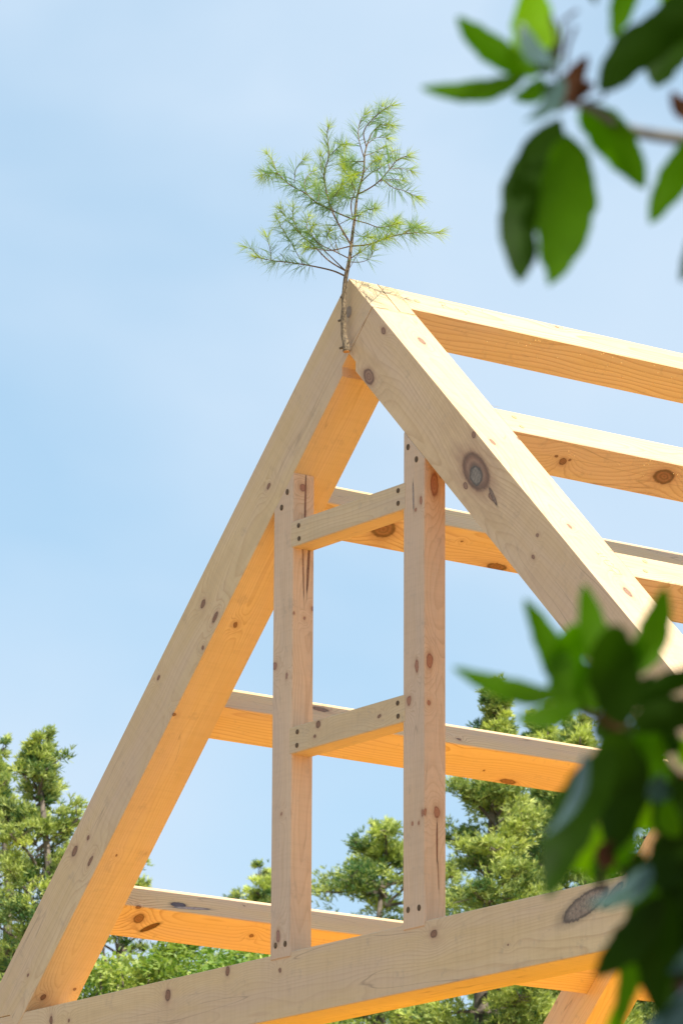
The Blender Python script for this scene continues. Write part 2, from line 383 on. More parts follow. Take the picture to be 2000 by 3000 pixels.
def deck_mat():
    m, nt = nmat('deck_boards'); n = N(nt)
    p = n.new('ShaderNodeTexCoord').outputs['Object']
    br = n.new('ShaderNodeTexBrick'); n.set(br.inputs[0], p)
    br.inputs['Color1'].default_value = (.97, .51, .0, 1); br.inputs['Color2'].default_value = (.95, .47, .0, 1); br.inputs['Mortar'].default_value = (.2, .1, .03, 1)  # unseen boards; orange deepened to bounce warm light onto the undersides
    br.inputs['Scale'].default_value = 1; br.inputs['Brick Width'].default_value = 2.4; br.inputs['Row Height'].default_value = .19; br.inputs['Mortar Size'].default_value = .003
    n.out(n.bsdf(br.outputs[0], .6, br.outputs[1], .3, .002, .3).outputs[0]); return m
dv, df = box(-2.9, 2.9, -.02, YE+.05, DK-.25, DK)
meshobj('floor_deck', dv, df, deck_mat(), frame_root)

# pegs: short proud pins; the dark ones have recess shade put into their colour
peg_m = simple('shaded_peg', (.075, .048, .026), (.17, .11, .06), 60, .8)
peg_l = simple('pale_peg', (.50, .33, .17), (.6, .42, .24), 60, .7)
def disc(name, c, nrm, r, mat, parent, h=.002, st=1.0, ax=None):
    nrm = Vector(nrm).normalized(); a = Vector(ax).normalized() if ax else nrm.orthogonal().normalized(); b = nrm.cross(a)
    v = []
    for hh in (-.004, h):
        for i in range(14):
            t = i/14*math.tau; v.append(c + nrm*hh + a*math.cos(t)*r*st + b*math.sin(t)*r)
    f = [tuple(range(13, -1, -1)), tuple(range(14, 28))] + [(i, (i+1) % 14, (i+1) % 14+14, i+14) for i in range(14)]
    return meshobj(name, v, f, mat, parent)
studs = [o for o in bpy.data.objects if o.name.startswith('stud')]
for x, y in ((660, 1130), (647, 1166), (633, 2172), (655, 2168)): disc('peg', gab(x*q, y*q, -.003), (0, -1, 0), .0105, peg_m, studs[0], st=1.25, ax=(0, 0, 1))
for x, y in ((956, 1055), (937, 1027), (937, 2090), (962, 2085)): disc('peg', gab(x*q, y*q, -.003), (0, -1, 0), .0105, peg_m, studs[1], st=1.25, ax=(0, 0, 1))
for x, y in ((914, 1127), (914, 1156), (686, 1207), (687, 1237)): disc('peg', gab(x*q, y*q, -.005), (0, -1, 0), .0105, peg_m, r1)
for x, y in ((913, 1615), (914, 1645), (683, 1681), (682, 1712)): disc('peg', gab(x*q, y*q, -.005), (0, -1, 0), .0105, peg_m, r2)
disc('peg', gab(1890, 2704, .002), (0, -1, 0), .016, simple('grey_peg', (.28, .22, .2), (.34, .27, .24), 60), tie)
pl = [o for o in bpy.data.objects if o.name.startswith('purlin')]
for (x, y), o in (((1180, 958), pl[0]), ((1197, 980), pl[0]), ((1480, 1290), pl[1]), ((1478+3, 1312), pl[1])):
    disc('peg', roofR(x*q, y*q), (1, 0, 1), .012, peg_l, o)
disc('peg', roofR(957*q, 692*q), (1, 0, 1), .015, peg_l, bpy.data.objects['ridge_beam'])
gp = simple('grain_plug', (.36, .27, .20), (.40, .31, .23), 60)
disc('peg', gab(1022, 914), (0, -1, 0), .020, gp, bpy.data.objects['rafter'], st=1.3, ax=(0, 0, 1))

# beads of resin standing on the sawn faces, catching the low-angle sun
res = simple('resin', (.75, .48, .16), (.85, .6, .25), 60, .3, 0)
rb = random.Random(3)
def bead(p, nrm, par):
    nrm = Vector(nrm).normalized(); a = nrm.orthogonal().normalized(); b = nrm.cross(a); rr0 = rb.uniform(.0018, .0030)
    v = [p - nrm*.002 + (a*math.cos(t) + b*math.sin(t))*rr0 for t in (0, 1.05, 2.1, 3.14, 4.2, 5.2)] + [p + nrm*.002 + (a*math.cos(t) + b*math.sin(t))*rr0*.8 for t in (0, 1.05, 2.1, 3.14, 4.2, 5.2)] + [p + nrm*.004]
    f = [(i, (i+1) % 6, (i+1) % 6+6, i+6) for i in range(6)] + [(6+i, 6+(i+1) % 6, 12) for i in range(6)]
    meshobj('resin_bead', v, f, res, par)
for _ in range(26):
    t = rb.uniform(.25, 1.0); x = 1205 + t*780; bead(on(x, 903 + (x-1205)*.2222 + rb.uniform(10, 85)*(.5+.5*rb.random()), (1, 0, -1), .235), (1, 0, -1), bpy.data.objects['ridge_beam'])
for _ in range(10):
    x = rb.uniform(1660, 1990); bead(on(x, 1290 + (x-1660)*.2 + rb.uniform(10, 60), (1, 0, -1), 1.619), (1, 0, -1), pl[0])

# carpenters' pencil marks on the sunlit roof faces
pen = simple('pencil', (.20, .15, .12), (.34, .24, .18), 200, .8)
pen_f = simple('pencil_faint', (.55, .42, .26), (.62, .48, .30), 200, .8)
def strokes(name, lst, parent, w=.0022, mat=None, fn=roofR, nrm=(1, 0, 1)):
    nrm = Vector(nrm).normalized()
    for s in lst:
        v = []; f = []
        P = [fn(*p) for p in s]
        for i, p in enumerate(P):
            t = (P[min(i+1, len(P)-1)] - P[max(i-1, 0)]).normalized(); sd = nrm.cross(t)*w/2
            v += [p + nrm*.0012 - sd, p + nrm*.0012 + sd]
            if i: k = len(v)-4; f.append((k, k+1, k+3, k+2))
        meshobj(name, v, f, mat or pen, parent)
def z1(l): return [[(1250+x/6.272, 850+y/6.272) for x, y in s] for s in l]
ridge = bpy.data.objects['ridge_beam']
strokes('pencil_mark', z1([[(215, 225), (280, 222), (335, 262), (325, 280), (270, 285)], [(265, 250), (285, 300), (310, 330)], [(330, 290), (400, 330), (470, 360)], [(500, 350), (540, 350), (570, 350), (575, 370)], [(610, 375), (650, 372), (735, 445), (690, 450)], [(735, 370), (765, 400), (790, 405)], [(1000, 370), (1025, 395)]]), ridge)
def z2(l): return [[(1020+x/13.07, 800+y/13.07) for x, y in s] for s in l]
rgt = rr_
strokes('pencil_mark', z2([[(270, 320), (300, 325), (305, 270)], [(540, 670), (580, 700), (620, 760), (570, 740), (600, 700)], [(620, 770), (680, 800)], [(650, 830), (740, 850)], [(670, 880), (740, 920), (790, 925)], [(770, 965), (820, 985), (800, 930)], [(780, 1000), (850, 1035), (910, 1020)]]), rgt, .002)
def z3(l): return [[(1720+x/13.07, 1580+y/13.07) for x, y in s] for s in l]
strokes('pencil_mark', z3([[(325, 485), (385, 540), (440, 605)], [(400, 540), (470, 556), (570, 553)], [(490, 660), (560, 655), (650, 658), (740, 690), (750, 730), (700, 795), (610, 810)], [(690, 795), (780, 815), (860, 835)], [(615, 845), (700, 940), (790, 1000), (930, 1030), (1000, 1030), (1000, 980), (890, 905)],
   [(980, 1325), (1100, 1325), (1330, 1335)], [(1250, 1310), (1240, 1240), (1170, 1160), (1060, 1105), (940, 1075), (910, 1100), (950, 1180), (1100, 1310)], [(960, 1220), (880, 1185), (800, 1185), (790, 1220)]]), rgt, .003, pen_f)
# the saw-cut joint lines on top of the peak
strokes('joint_line', [[(1088, 898.5), (1137, 906)]], rgt, .003, pen)
strokes('joint_line', [[(1104, 832), (1171, 914), (1217, 923.5)]], rgt, .0035, simple('open_joint', (.16, .08, .02), (.24, .12, .03), 60))
strokes('joint_line', [[(1437, 1189), (1462, 1193)], [(1785, 1612), (1806, 1616)]], rgt, .002, pen)

# ------------------------------------------------------------------ tubes
def tube(pts, rads, n=8):
    v, f = [], []
    pts = [Vector(p) for p in pts]
    a = None
    for i, p in enumerate(pts):
        t = (pts[min(i+1, len(pts)-1)] - pts[max(i-1, 0)]).normalized()
        a = t.orthogonal().normalized() if a is None else (a - t*a.dot(t)).normalized()
        b = t.cross(a)
        for j in range(n):
            th = j/n*math.tau; v.append(p + (a*math.cos(th) + b*math.sin(th))*rads[i])
    for i in range(len(pts)-1):
        for j in range(n):
            f.append((i*n+j, i*n+(j+1) % n, (i+1)*n+(j+1) % n, (i+1)*n+j))
    f.append(tuple(range(n-1, -1, -1))); f.append(tuple((len(pts)-1)*n+j for j in range(n)))
    return v, f
def merge(lst):
    V, Fc = [], []
    for v, f in lst:
        k = len(V); V += list(v); Fc += [tuple(i+k for i in g) for g in f]
    return V, Fc
def smooth_path(pts, sub=4):
    out = []
    P = [pts[0]] + list(pts) + [pts[-1]]
    for i in range(1, len(P)-2):
        for j in range(sub):
            t = j/sub
            out.append(.5*((2*P[i]) + (P[i+1]-P[i-1])*t + (2*P[i-1]-5*P[i]+4*P[i+1]-P[i+2])*t*t + (3*P[i]-P[i-1]-3*P[i+1]+P[i+2])*t**3))
    out.append(P[-2]); return out

# ------------------------------------------------------------------ the topping-out pine branch nailed to the peak
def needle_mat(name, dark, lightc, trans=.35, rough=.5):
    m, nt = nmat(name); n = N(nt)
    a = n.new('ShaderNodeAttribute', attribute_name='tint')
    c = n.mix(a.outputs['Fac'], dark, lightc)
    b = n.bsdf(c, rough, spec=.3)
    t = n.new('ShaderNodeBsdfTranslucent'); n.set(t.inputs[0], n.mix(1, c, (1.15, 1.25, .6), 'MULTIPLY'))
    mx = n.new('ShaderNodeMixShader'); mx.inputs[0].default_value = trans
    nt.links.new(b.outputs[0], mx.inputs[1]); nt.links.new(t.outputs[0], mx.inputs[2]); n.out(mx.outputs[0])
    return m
rnd = random.Random(5)
sap = empty('pine_branch', on(1014, 1027, (0, 1, 0), -.045), 'green long-needled pine branch nailed upright to the peak of the frame', 'pine branch')
def cp(x, y, yo): return on(650+x/2.24, 250+y/2.24, (0, 1, 0), yo)
trunk_c = [(816, 1745), (812, 1690), (800, 1640), (799, 1590), (797, 1530), (801, 1455), (801, 1380), (812, 1260), (835, 1150), (848, 1050), (858, 960), (870, 880), (885, 740), (905, 660), (930, 560), (935, 460), (955, 380), (985, 310), (1040, 255)]
tr_r = [.0155, .0145, .0125, .0118, .0125, .0105, .011, .0092, .0078, .0070, .0065, .006, .0052, .0046, .0042, .0036, .003, .0024, .0015]
tp = [cp(x, y, -.018 - .012 if i < 8 else -.03 + .012*(i-7)) for i, (x, y) in enumerate(trunk_c)]
sp = smooth_path(tp, 3)
rads = []
for i in range(len(tp)-1):
    for j in range(3): rads.append(tr_r[i]*(1-j/3) + tr_r[i+1]*j/3)
rads.append(tr_r[-1])
rads = [r*(1+.10*noise.noise(Vector((i*1.3, 2, 5)))) for i, r in enumerate(rads)]
bark = simple('young_bark', (.10, .075, .05), (.27, .20, .12), 90, .85, .8)
v, f = tube(sp, rads, 10)
meshobj('trunk', v, f, bark, sap, smooth=True)
disc('cut_end', tp[0] + Vector((0, 0, -.001)), (tp[0]-tp[1]), .0135, simple('fresh_cut', (.45, .22, .08), (.6, .33, .14), 80), sap)
for x, y in ((790, 1720), (796, 1385), (781, 1540)):
    w = cp(x, y, -.03); v, f = tube([w, w + Vector((-.010, -.008, -.004))], [.006, .0045], 6); meshobj('branch_stub', v, f, bark, sap)
br = [  # crop coordinates, tip offset in depth (towards +y), radius
 ([(803, 1250), (720, 1215), (560, 1180), (420, 1160), (330, 1150), (230, 1130)], -.05, .0042, .55),
 ([(325, 1150), (315, 1070), (295, 1000)], -.05, .002, 1), ([(250, 1132), (200, 1080), (160, 1062)], -.08, .002, 1), ([(425, 1160), (395, 1115), (375, 1100)], -.02, .0018, 0),
 ([(812, 1218), (700, 1150), (600, 1050), (520, 980), (470, 880), (465, 800)], .12, .0036, .5),
 ([(520, 980), (430, 880), (385, 810)], .02, .0022, 1), ([(812, 1218), (740, 1150), (640, 1050), (560, 950), (568, 860)], .2, .003, .5),
 ([(830, 1135), (740, 1090), (640, 1040), (580, 960), (600, 920)], -.1, .0028, .45), ([(842, 1055), (720, 1082), (620, 1075), (555, 1062)], -.2, .003, .35),
 ([(530, 1170), (450, 1030), (390, 930), (365, 880)], .06, .002, .7), ([(745, 1090), (690, 1000), (705, 950)], -.12, .0018, .6), ([(760, 1100), (745, 1020), (790, 980)], .1, .0015, .5),
 ([(842, 1040), (770, 920), (720, 820), (685, 700), (672, 580), (700, 460), (690, 330), (697, 275)], -.1, .0042, .72),
 ([(710, 460), (770, 400), (815, 385)], -.15, .002, 1), ([(680, 640), (650, 540), (645, 470)], -.02, .002, .9), ([(700, 760), (760, 700), (790, 640)], -.2, .002, .8), ([(765, 915), (690, 918), (650, 915)], .1, .0018, 0),
 ([(865, 882), (740, 830), (620, 770), (550, 710), (450, 655), (370, 580), (335, 500), (300, 450)], .06, .0036, .7),
 ([(370, 580), (310, 575), (255, 590)], .12, .002, .9), ([(475, 640), (485, 550), (530, 490)], 0, .0018, .9), ([(550, 710), (545, 620), (600, 560)], .15, .0018, .9), ([(620, 770), (640, 700), (610, 650)], .2, .0018, .9), ([(740, 830), (700, 760), (720, 720)], .1, .0018, .8),
 ([(858, 870), (845, 780), (872, 690), (840, 620), (805, 560)], -.12, .0028, .5), ([(870, 690), (850, 640), (860, 590)], -.25, .0018, .9),
 ([(885, 718), (960, 680), (1030, 630), (1100, 550), (1150, 490), (1215, 462)], .1, .0036, .6),
 ([(1030, 630), (1110, 615), (1180, 622)], .15, .002, .8), ([(1050, 615), (1120, 670), (1190, 690), (1275, 728)], .05, .0022, .7), ([(1100, 550), (1090, 480), (1120, 430)], .15, .0018, .7), ([(1100, 550), (1170, 545), (1235, 560)], .1, .0018, .8),
 ([(870, 885), (950, 905), (1020, 930), (1090, 925), (1150, 905)], -.08, .0028, .5), ([(880, 862), (950, 820), (1010, 808)], -.1, .0024, .6),
 ([(853, 1055), (960, 1045), (1060, 1010), (1160, 980), (1260, 968), (1330, 970), (1415, 968)], .28, .0038, .62), ([(1060, 1010), (1105, 940), (1140, 890)], .2, .002, .7), ([(1190, 975), (1250, 935), (1290, 925)], .28, .0018, .8),
 ([(845, 1135), (920, 1085), (1000, 1030), (1080, 1000)], -.1, .0026, .4), ([(850, 1160), (920, 1158), (975, 1130), (988, 1080)], -.05, .002, .35), ([(835, 1200), (860, 1160), (900, 1090)], -.1, .0016, .4),
 ([(905, 645), (970, 580), (1040, 540), (1035, 492)], -.12, .0026, .55), ([(925, 580), (990, 500), (1010, 495)], .1, .002, .6),
 ([(770, 912), (850, 872), (905, 850)], -.1, .0016, .3), ([(930, 470), (895, 340), (905, 240), (935, 195)], .03, .0024, .65), ([(945, 400), (930, 300), (1000, 210), (1060, 160), (1112, 132)], -.05, .0028, .62), ([(985, 310), (1040, 262), (1115, 262)], -.08, .002, .8), ([(960, 380), (1010, 345), (1075, 345)], .08, .0018, .8), ([(960, 270), (1020, 195), (1050, 140)], .04, .0016, .8),
 ([(930, 500), (860, 500), (800, 490)], .12, .002, .7), ([(925, 600), (860, 560), (800, 520)], .2, .002, .7), ([(890, 730), (820, 740), (760, 700)], .12, .002, .8), ([(860, 960), (910, 990), (975, 1000)], -.14, .0016, .5), ([(940, 460), (1000, 440), (1060, 400)], .14, .0016, .7)]
nv, nf, na = [], [], []
def needle(p, d, L, w, tint, droop):
    d = d.normalized(); s = d.cross(Vector((rnd.uniform(-1, 1), rnd.uniform(-1, 1), rnd.uniform(-1, 1)))).normalized()*w/2
    m = p + d*L*.5 + Vector((0, 0, -droop*.25*L)); e = p + d*L + Vector((0, 0, -droop*L))
    k = len(nv); nv.extend((p-s, p+s, m+s, m-s, e)); nf.extend(((k, k+1, k+2, k+3), (k+3, k+2, k+4))); na.extend([tint]*5)
twigs = []
for pts, dz, rad, frac in br:
    n_ = len(pts)
    y0 = -.02
    # start depth follows the trunk a little, tips spread out in depth
    P = [cp(x, y, y0 + dz*(i/(n_-1))**1.2) for i, (x, y) in enumerate(pts)]
    P = smooth_path(P, 4)
    twigs.append(tube(P, [rad*(1-.65*i/(len(P)-1)) for i in range(len(P))], 5))
    if frac <= 0: continue
    tot = [0]
    for a, b in zip(P, P[1:]): tot.append(tot[-1] + (b-a).length)
    frac = min(1, frac*1.12); L = tot[-1]; s = L*(1-frac); step = .0058
    tt = rnd.random()
    while s <= L:
        i = max(j for j in range(len(tot)) if tot[j] <= s + 1e-9); i = min(i, len(P)-2)
        p = P[i].lerp(P[i+1], (s-tot[i])/max(1e-6, tot[i+1]-tot[i])); t = (P[i+1]-P[i]).normalized()
        u = (s-L*(1-frac))/max(.001, L*frac)
        ring = t.orthogonal().normalized(); ring.rotate(Matrix.Rotation(rnd.random()*math.tau, 3, t))
        spread = rnd.uniform(.5, 1.9)*(1.25-.55*u)
        for kk in range(rnd.choice((3, 4, 4, 5))):
            d = t + ring*spread + Vector([rnd.gauss(0, .16) for _ in range(3)])
            tint = min(1, max(0, .12 + .55*u**3 + rnd.gauss(0, .16)))
            needle(p, d, rnd.uniform(.062, .105)*(.68+.32*min(1, (1-u)*3+.3)), .00125, tint, rnd.uniform(0, .22))
        s += step
    for _ in range(34):
        d = t + Vector([rnd.gauss(0, .42) for _ in range(3)])
        needle(P[-1], d, rnd.uniform(.045, .075), .00125, min(1, .75+rnd.gauss(0, .15)), .1)
v, f = merge(twigs); meshobj('twig', v, f, simple('twig_bark', (.13, .07, .035), (.22, .13, .06), 60, .8), sap, smooth=True)
meshobj('needles', nv, nf, needle_mat('pine_needles', (.12, .25, .08), (.56, .62, .07), .42), sap, attr=na)

# ------------------------------------------------------------------ background trees
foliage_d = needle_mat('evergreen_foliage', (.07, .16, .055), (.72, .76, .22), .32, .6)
foliage_b = needle_mat('broadleaf_foliage', (.14, .26, .04), (.52, .56, .15), .36, .5)
tbark = simple('tree_bark', (.09, .075, .06), (.22, .18, .14), 9, .9, .8)
def crown_profile(prof, y):
    for (a, ra), (b, rb) in zip(prof, prof[1:]):
        if a <= y <= b: return ra + (rb-ra)*(y-a)/(b-a)
    return prof[-1][1]
def conifer(tx, prof, depth, seed, label, group, dens=1.0, cull=3350):
    """tx: trunk column, prof: (picture row, half width in px) down the crown, at real distance 'depth'"""
    rn = random.Random(seed); ppm = F/depth
    top = at(tx, prof[0][0], depth); gz = -H
    g = Vector((top.x, top.y, gz))
    root = empty('pine_tree', g, label, 'tree', group)
    hgt = top.z - gz
    P = [Vector((top.x + .12*math.sin(k*1.1+seed), top.y + .12*math.cos(k*.9+seed), gz + hgt*k/9)) for k in range(9)] + [top]
    v, f = tube(P, [.015 + .20*(1-k/9)**1.0 for k in range(10)], 8)
    meshobj('trunk', v, f, tbark, root, smooth=True)
    V, Fc, A = [], [], []; limbs = []
    z = top.z
    yrow = prof[0][0]
    def tuft(p, d, size, tint):
        d = d.normalized()
        for _ in range(6):
            q_ = (d + Vector((rn.gauss(0, .6), rn.gauss(0, .55), rn.gauss(.12, .5)))).normalized()
            s = q_.cross(Vector((rn.uniform(-1, 1), rn.uniform(-1, 1), rn.uniform(-1, 1)))).normalized()*size*.12
            L = size*rn.uniform(.7, 1.2); k = len(V)
            V.extend((p - s*.4, p + s*.4, p + q_*L*.6 + s, p + q_*L - s*.2)); Fc.append((k, k+1, k+2, k+3)); t_ = min(1, max(0, tint + rn.gauss(0, .13))); A.extend([t_]*4)
    bot = gz + hgt*.22
    while z > bot:
        row = prof[0][0] + (top.z - z)*ppm*.96
        vis = row < cull
        rad = crown_profile(prof, row)/ppm
        a0 = rn.random()*math.tau
        nb = 5 if rad > .4 else 4
        wf = rn.uniform(.65, 1.2)
        shrink = min(1, .30 + rad*.7)
        for b in range(nb):
            a = a0 + b*math.tau/nb + rn.gauss(0, .35)
            L = max(.10, rad*rn.uniform(.5, 1.15)*wf)
            rise = rn.uniform(.0, .45) if L > .5 else rn.uniform(.6, 1.1)
            base = Vector((top.x, top.y, z + rn.gauss(0, .06))); pts = []
            dirv = Vector((math.cos(a), math.sin(a), 0)); bend = rn.gauss(0, .15); side = Vector((0, 0, 1)).cross(dirv)
            for k in range(6):
                t = k/5; pts.append(base + dirv*L*t + side*bend*L*t*t + Vector((0, 0, L*(rise*t - .3*t*t + .15*t**4))))
            limbs.append(tube(pts, [.010 + .016*L*(1-k/5) for k in range(6)], 4))
            btint = rn.uniform(.0, .7)
            ncl = max(2, int((2.5 + L*10)*dens)) if vis else max(2, int(L*3))
            for _c in range(ncl):
                t = min(1.0, rn.uniform(.12, 1.05)**.5)
                i = min(4, int(t*5)); p = pts[i].lerp(pts[i+1], t*5-i)
                lat = rn.gauss(0, .17)*L*(.3+.9*t)
                cc = p + side*lat + Vector((0, 0, rn.gauss(.03, .05)))
                cr = rn.uniform(.08, .16)*shrink if vis else .25
                limbs.append(tube([p, cc], [.008, .004], 3))
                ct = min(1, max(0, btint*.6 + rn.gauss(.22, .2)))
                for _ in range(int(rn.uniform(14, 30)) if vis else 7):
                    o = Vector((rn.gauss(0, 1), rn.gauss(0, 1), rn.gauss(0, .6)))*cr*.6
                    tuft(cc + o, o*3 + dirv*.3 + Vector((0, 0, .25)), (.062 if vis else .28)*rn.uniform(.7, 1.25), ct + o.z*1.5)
        z -= (rn.uniform(.16, .40) if rad > .3 else .10) if vis else rn.uniform(.4, .6)
    for _ in range(10): tuft(top - Vector((0, 0, rn.random()*.3)), Vector((0, 0, 1)), .09, .6)
    v, f = merge(limbs); meshobj('branches', v, f, tbark, root)
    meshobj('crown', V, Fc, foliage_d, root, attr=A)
    return root
def broadleaf(cx, top_rows, depth, seed, label, group, wid, dens=1.0):
    """rounded leafy crown made of many overlapping leaf clumps; top_rows gives the skyline (px,row)"""
    rn = random.Random(seed); ppm = F/depth
    c = at(cx, min(r for _, r in top_rows), depth); gz = -H
    root = empty('broadleaf_tree', Vector((c.x, c.y, gz)), label, 'tree', group)
    hgt = c.z-gz
    cen = Vector((c.x, c.y, gz))
    P = [cen + Vector((.15*math.sin(k), .1*math.cos(k*1.4), hgt*.75*k/6)) for k in range(7)]
    v, f = tube(P, [.19*(1-k/8) for k in range(7)], 8); meshobj('trunk', v, f, tbark, root, smooth=True)
    V, Fc, A, limbs = [], [], [], []
    def sky(x):
        for (a, ra), (b, rb) in zip(top_rows, top_rows[1:]):
            if a <= x <= b: return ra + (rb-ra)*(x-a)/(b-a)
        return None
    ncl = int(135*dens)
    for i in range(ncl):
        x = rn.uniform(top_rows[0][0], top_rows[-1][0]); sr = sky(x)
        deep = rn.random()**1.8
        row = sr + 8 + deep*520 + abs(rn.gauss(0, 40)) - 12
        dd = rn.gauss(0, wid/3)
        p = at(x, row, depth) ; p = p - CB*dd*1.0
        rad = rn.uniform(.12, .30)
        ct = rn.uniform(.0, .85)
        limbs.append(tube([p - Vector((rn.gauss(0, .1), rn.gauss(0, .1), .35)), p], [.014, .005], 4)) if i % 3 else limbs.append(tube([cen + Vector((0, 0, hgt*.35)), (cen+Vector((0, 0, hgt*.4))).lerp(p, .6), p - Vector((0, 0, .3))], [.05, .025, .01], 4))
        for _ in range(230 if row < 3100 else 30):
            o = Vector([rn.gauss(0, 1) for _ in range(3)]).normalized()*rad*rn.random()**.4
            q_ = p + Vector((o.x, o.y, o.z*.7)); s = rn.uniform(.020, .042)*(1 if row < 3100 else 3)
            a = Vector([rn.gauss(0, 1), rn.gauss(0, 1), rn.gauss(-.3, .7)]).normalized(); b = a.cross(Vector([rn.gauss(0, .5), rn.gauss(0, .5), 1])).normalized()
            k = len(V); V.extend((q_, q_ + a*s + b*s*.45, q_ + a*s*2, q_ + a*s - b*s*.45)); Fc.append((k, k+1, k+2, k+3)); t_ = min(1, max(0, ct + rn.gauss(0, .15))); A.extend([t_]*4)
    v, f = merge(limbs); meshobj('branches', v, f, tbark, root)
    meshobj('crown', V, Fc, foliage_b, root, attr=A)
    return root
GP = 'trees beyond the timber frame'
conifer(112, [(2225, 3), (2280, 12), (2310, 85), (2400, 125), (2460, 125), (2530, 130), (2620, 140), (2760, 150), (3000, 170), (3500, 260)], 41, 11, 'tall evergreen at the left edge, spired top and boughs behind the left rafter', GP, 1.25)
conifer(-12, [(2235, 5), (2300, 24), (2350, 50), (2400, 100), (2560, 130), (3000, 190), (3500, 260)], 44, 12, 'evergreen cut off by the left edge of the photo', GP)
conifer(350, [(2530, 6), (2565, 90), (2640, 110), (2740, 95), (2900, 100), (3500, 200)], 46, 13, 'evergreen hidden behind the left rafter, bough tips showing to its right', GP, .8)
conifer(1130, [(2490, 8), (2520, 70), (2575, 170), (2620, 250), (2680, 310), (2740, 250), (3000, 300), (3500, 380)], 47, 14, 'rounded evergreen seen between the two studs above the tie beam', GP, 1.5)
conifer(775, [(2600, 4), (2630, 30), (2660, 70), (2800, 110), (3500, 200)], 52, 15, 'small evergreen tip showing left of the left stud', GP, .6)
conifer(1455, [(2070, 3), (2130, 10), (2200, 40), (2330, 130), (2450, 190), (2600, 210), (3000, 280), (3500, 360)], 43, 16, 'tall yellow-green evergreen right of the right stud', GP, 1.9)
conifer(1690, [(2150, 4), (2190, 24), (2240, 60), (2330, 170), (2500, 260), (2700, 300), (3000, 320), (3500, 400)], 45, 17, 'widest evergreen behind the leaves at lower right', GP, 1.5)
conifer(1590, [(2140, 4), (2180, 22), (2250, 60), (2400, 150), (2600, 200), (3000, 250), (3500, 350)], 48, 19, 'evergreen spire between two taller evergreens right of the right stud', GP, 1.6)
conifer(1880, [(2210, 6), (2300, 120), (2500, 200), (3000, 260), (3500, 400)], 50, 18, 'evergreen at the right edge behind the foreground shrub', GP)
broadleaf(560, [(230, 2900), (290, 2850), (360, 2800), (430, 2790), (500, 2765), (560, 2760), (640, 2780), (700, 2785), (800, 2800), (900, 2840)], 38, 21, 'bright leafy tree low behind the left part of the tie beam', GP, 1.6)
broadleaf(1400, [(760, 2890), (900, 2900), (1100, 2860), (1300, 2900), (1500, 2870), (1700, 2880), (1950, 2860)], 58, 22, 'green leafy trees seen under the tie beam', GP, 2.0, 1.6)

# ------------------------------------------------------------------ out-of-focus shrubs close to the lens
def leaf_mat(name, top, trans, amt, rough=.32):
    m, nt = nmat(name); n = N(nt)
    p = n.new('ShaderNodeTexCoord').outputs['Object']
    z = n.noise(p, 30, 4, .6)
    c = n.mix(n.ramp(z.outputs[0], [(.3, (0, 0, 0)), (.7, (1, 1, 1))]), tuple(v*.7 for v in top), tuple(v*1.25 for v in top))
    b = n.bsdf(c, rough, z.outputs[0], .2, .002, .5 if rough < .3 else .08)
    t = n.new('ShaderNodeBsdfTranslucent'); t.inputs[0].default_value = (*trans, 1)
    mx = n.new('ShaderNodeMixShader'); mx.inputs[0].default_value = amt
    nt.links.new(b.outputs[0], mx.inputs[1]); nt.links.new(t.outputs[0], mx.inputs[2]); n.out(mx.outputs[0]); return m
LEAF = {'g': leaf_mat('shrub_leaf', (.035, .09, .002), (.16, .42, .0), .5, .6), 'b': leaf_mat('sunlit_leaf', (.08, .20, .003), (.40, .80, .0), .6, .6),  # 'b': sunlight coming through the leaf put into its colour
        'd': leaf_mat('shaded_leaf', (.012, .031, .002), (.042, .12, .0), .34, .6), 'u': leaf_mat('sky_sheen_leaf', (.05, .09, .07), (.05, .14, .02), .12, .22), 'o': leaf_mat('bud_scale', (.09, .04, .02), (.14, .05, .015), .2, .6)}  # 'd': shade put into the colour; 'u': bluish sky reflection put into it
def leaf(parent, bx, by, tx, ty, w, d0, d1, roll, mt, bend=.12, cup=.18, name='leaf', side=0.0, bite=None):
    A = at(bx, by, d0); B = at(tx, ty, d1)
    ax = B-A; L = ax.length; axn = ax.normalized()
    view = (A-CAM).normalized()
    s = axn.cross(view).normalized(); s = Matrix.Rotation(R(roll), 3, axn) @ s; nrm = s.cross(axn)
    W = (1.10 if parent is top else 1.2)*w*(d0+d1)/2/F/2/max(.35, abs(math.cos(R(roll))))
    n1, n2 = 16, 7
    v, f = [], []
    for i in range(n1+1):
        t = i/n1
        prof = (math.sin(math.pi*t**.85)**.62)*(1-.12*t) if 0 < t < 1 else 0
        prof = max(prof, .05 if t < .5 else .01)
        c = A + ax*t + nrm*(bend*L*math.sin(math.pi*t)) + s*side*L*math.sin(math.pi*t)
        for j in range(n2):
            u = j/(n2-1)*2-1
            ww = prof
            if bite and bite[0] < t < bite[1] and u*bite[2] > 0: ww *= .62
            ww *= 1 + .05*math.sin(t*23 + u*2 + bx) + .04*math.sin(t*41 + by)
            wav = .03*W*math.sin(t*14+u*3)
            v.append(c + s*u*W*ww + nrm*(abs(u)**1.3*W*cup*prof + wav))
    for i in range(n1):
        for j in range(n2-1):
            a = i*n2+j; f.append((a, a+1, a+n2+1, a+n2))
    o = meshobj(name, v, f, LEAF[mt], parent, frame=Matrix.Translation(A), smooth=True)
    return o
def c2(x, y): return 1200+x/1.96, y/1.96
def c7(x, y): return 1200+x/1.96, 1650+y/1.96
def c8(x, y): return 1200+x/1.96, 2300+y/1.96
wbark = simple('shrub_bark', (.022, .012, .008), (.055, .032, .02), 60, .85)
top = empty('rhododendron_shrub', Vector((at(2350, 400, 3.9).x, at(2350, 400, 3.9).y, -H)), 'blurred broad-leaved shrub branch reaching into the top right corner against the sky', 'shrub', 'shrubs close to the lens')
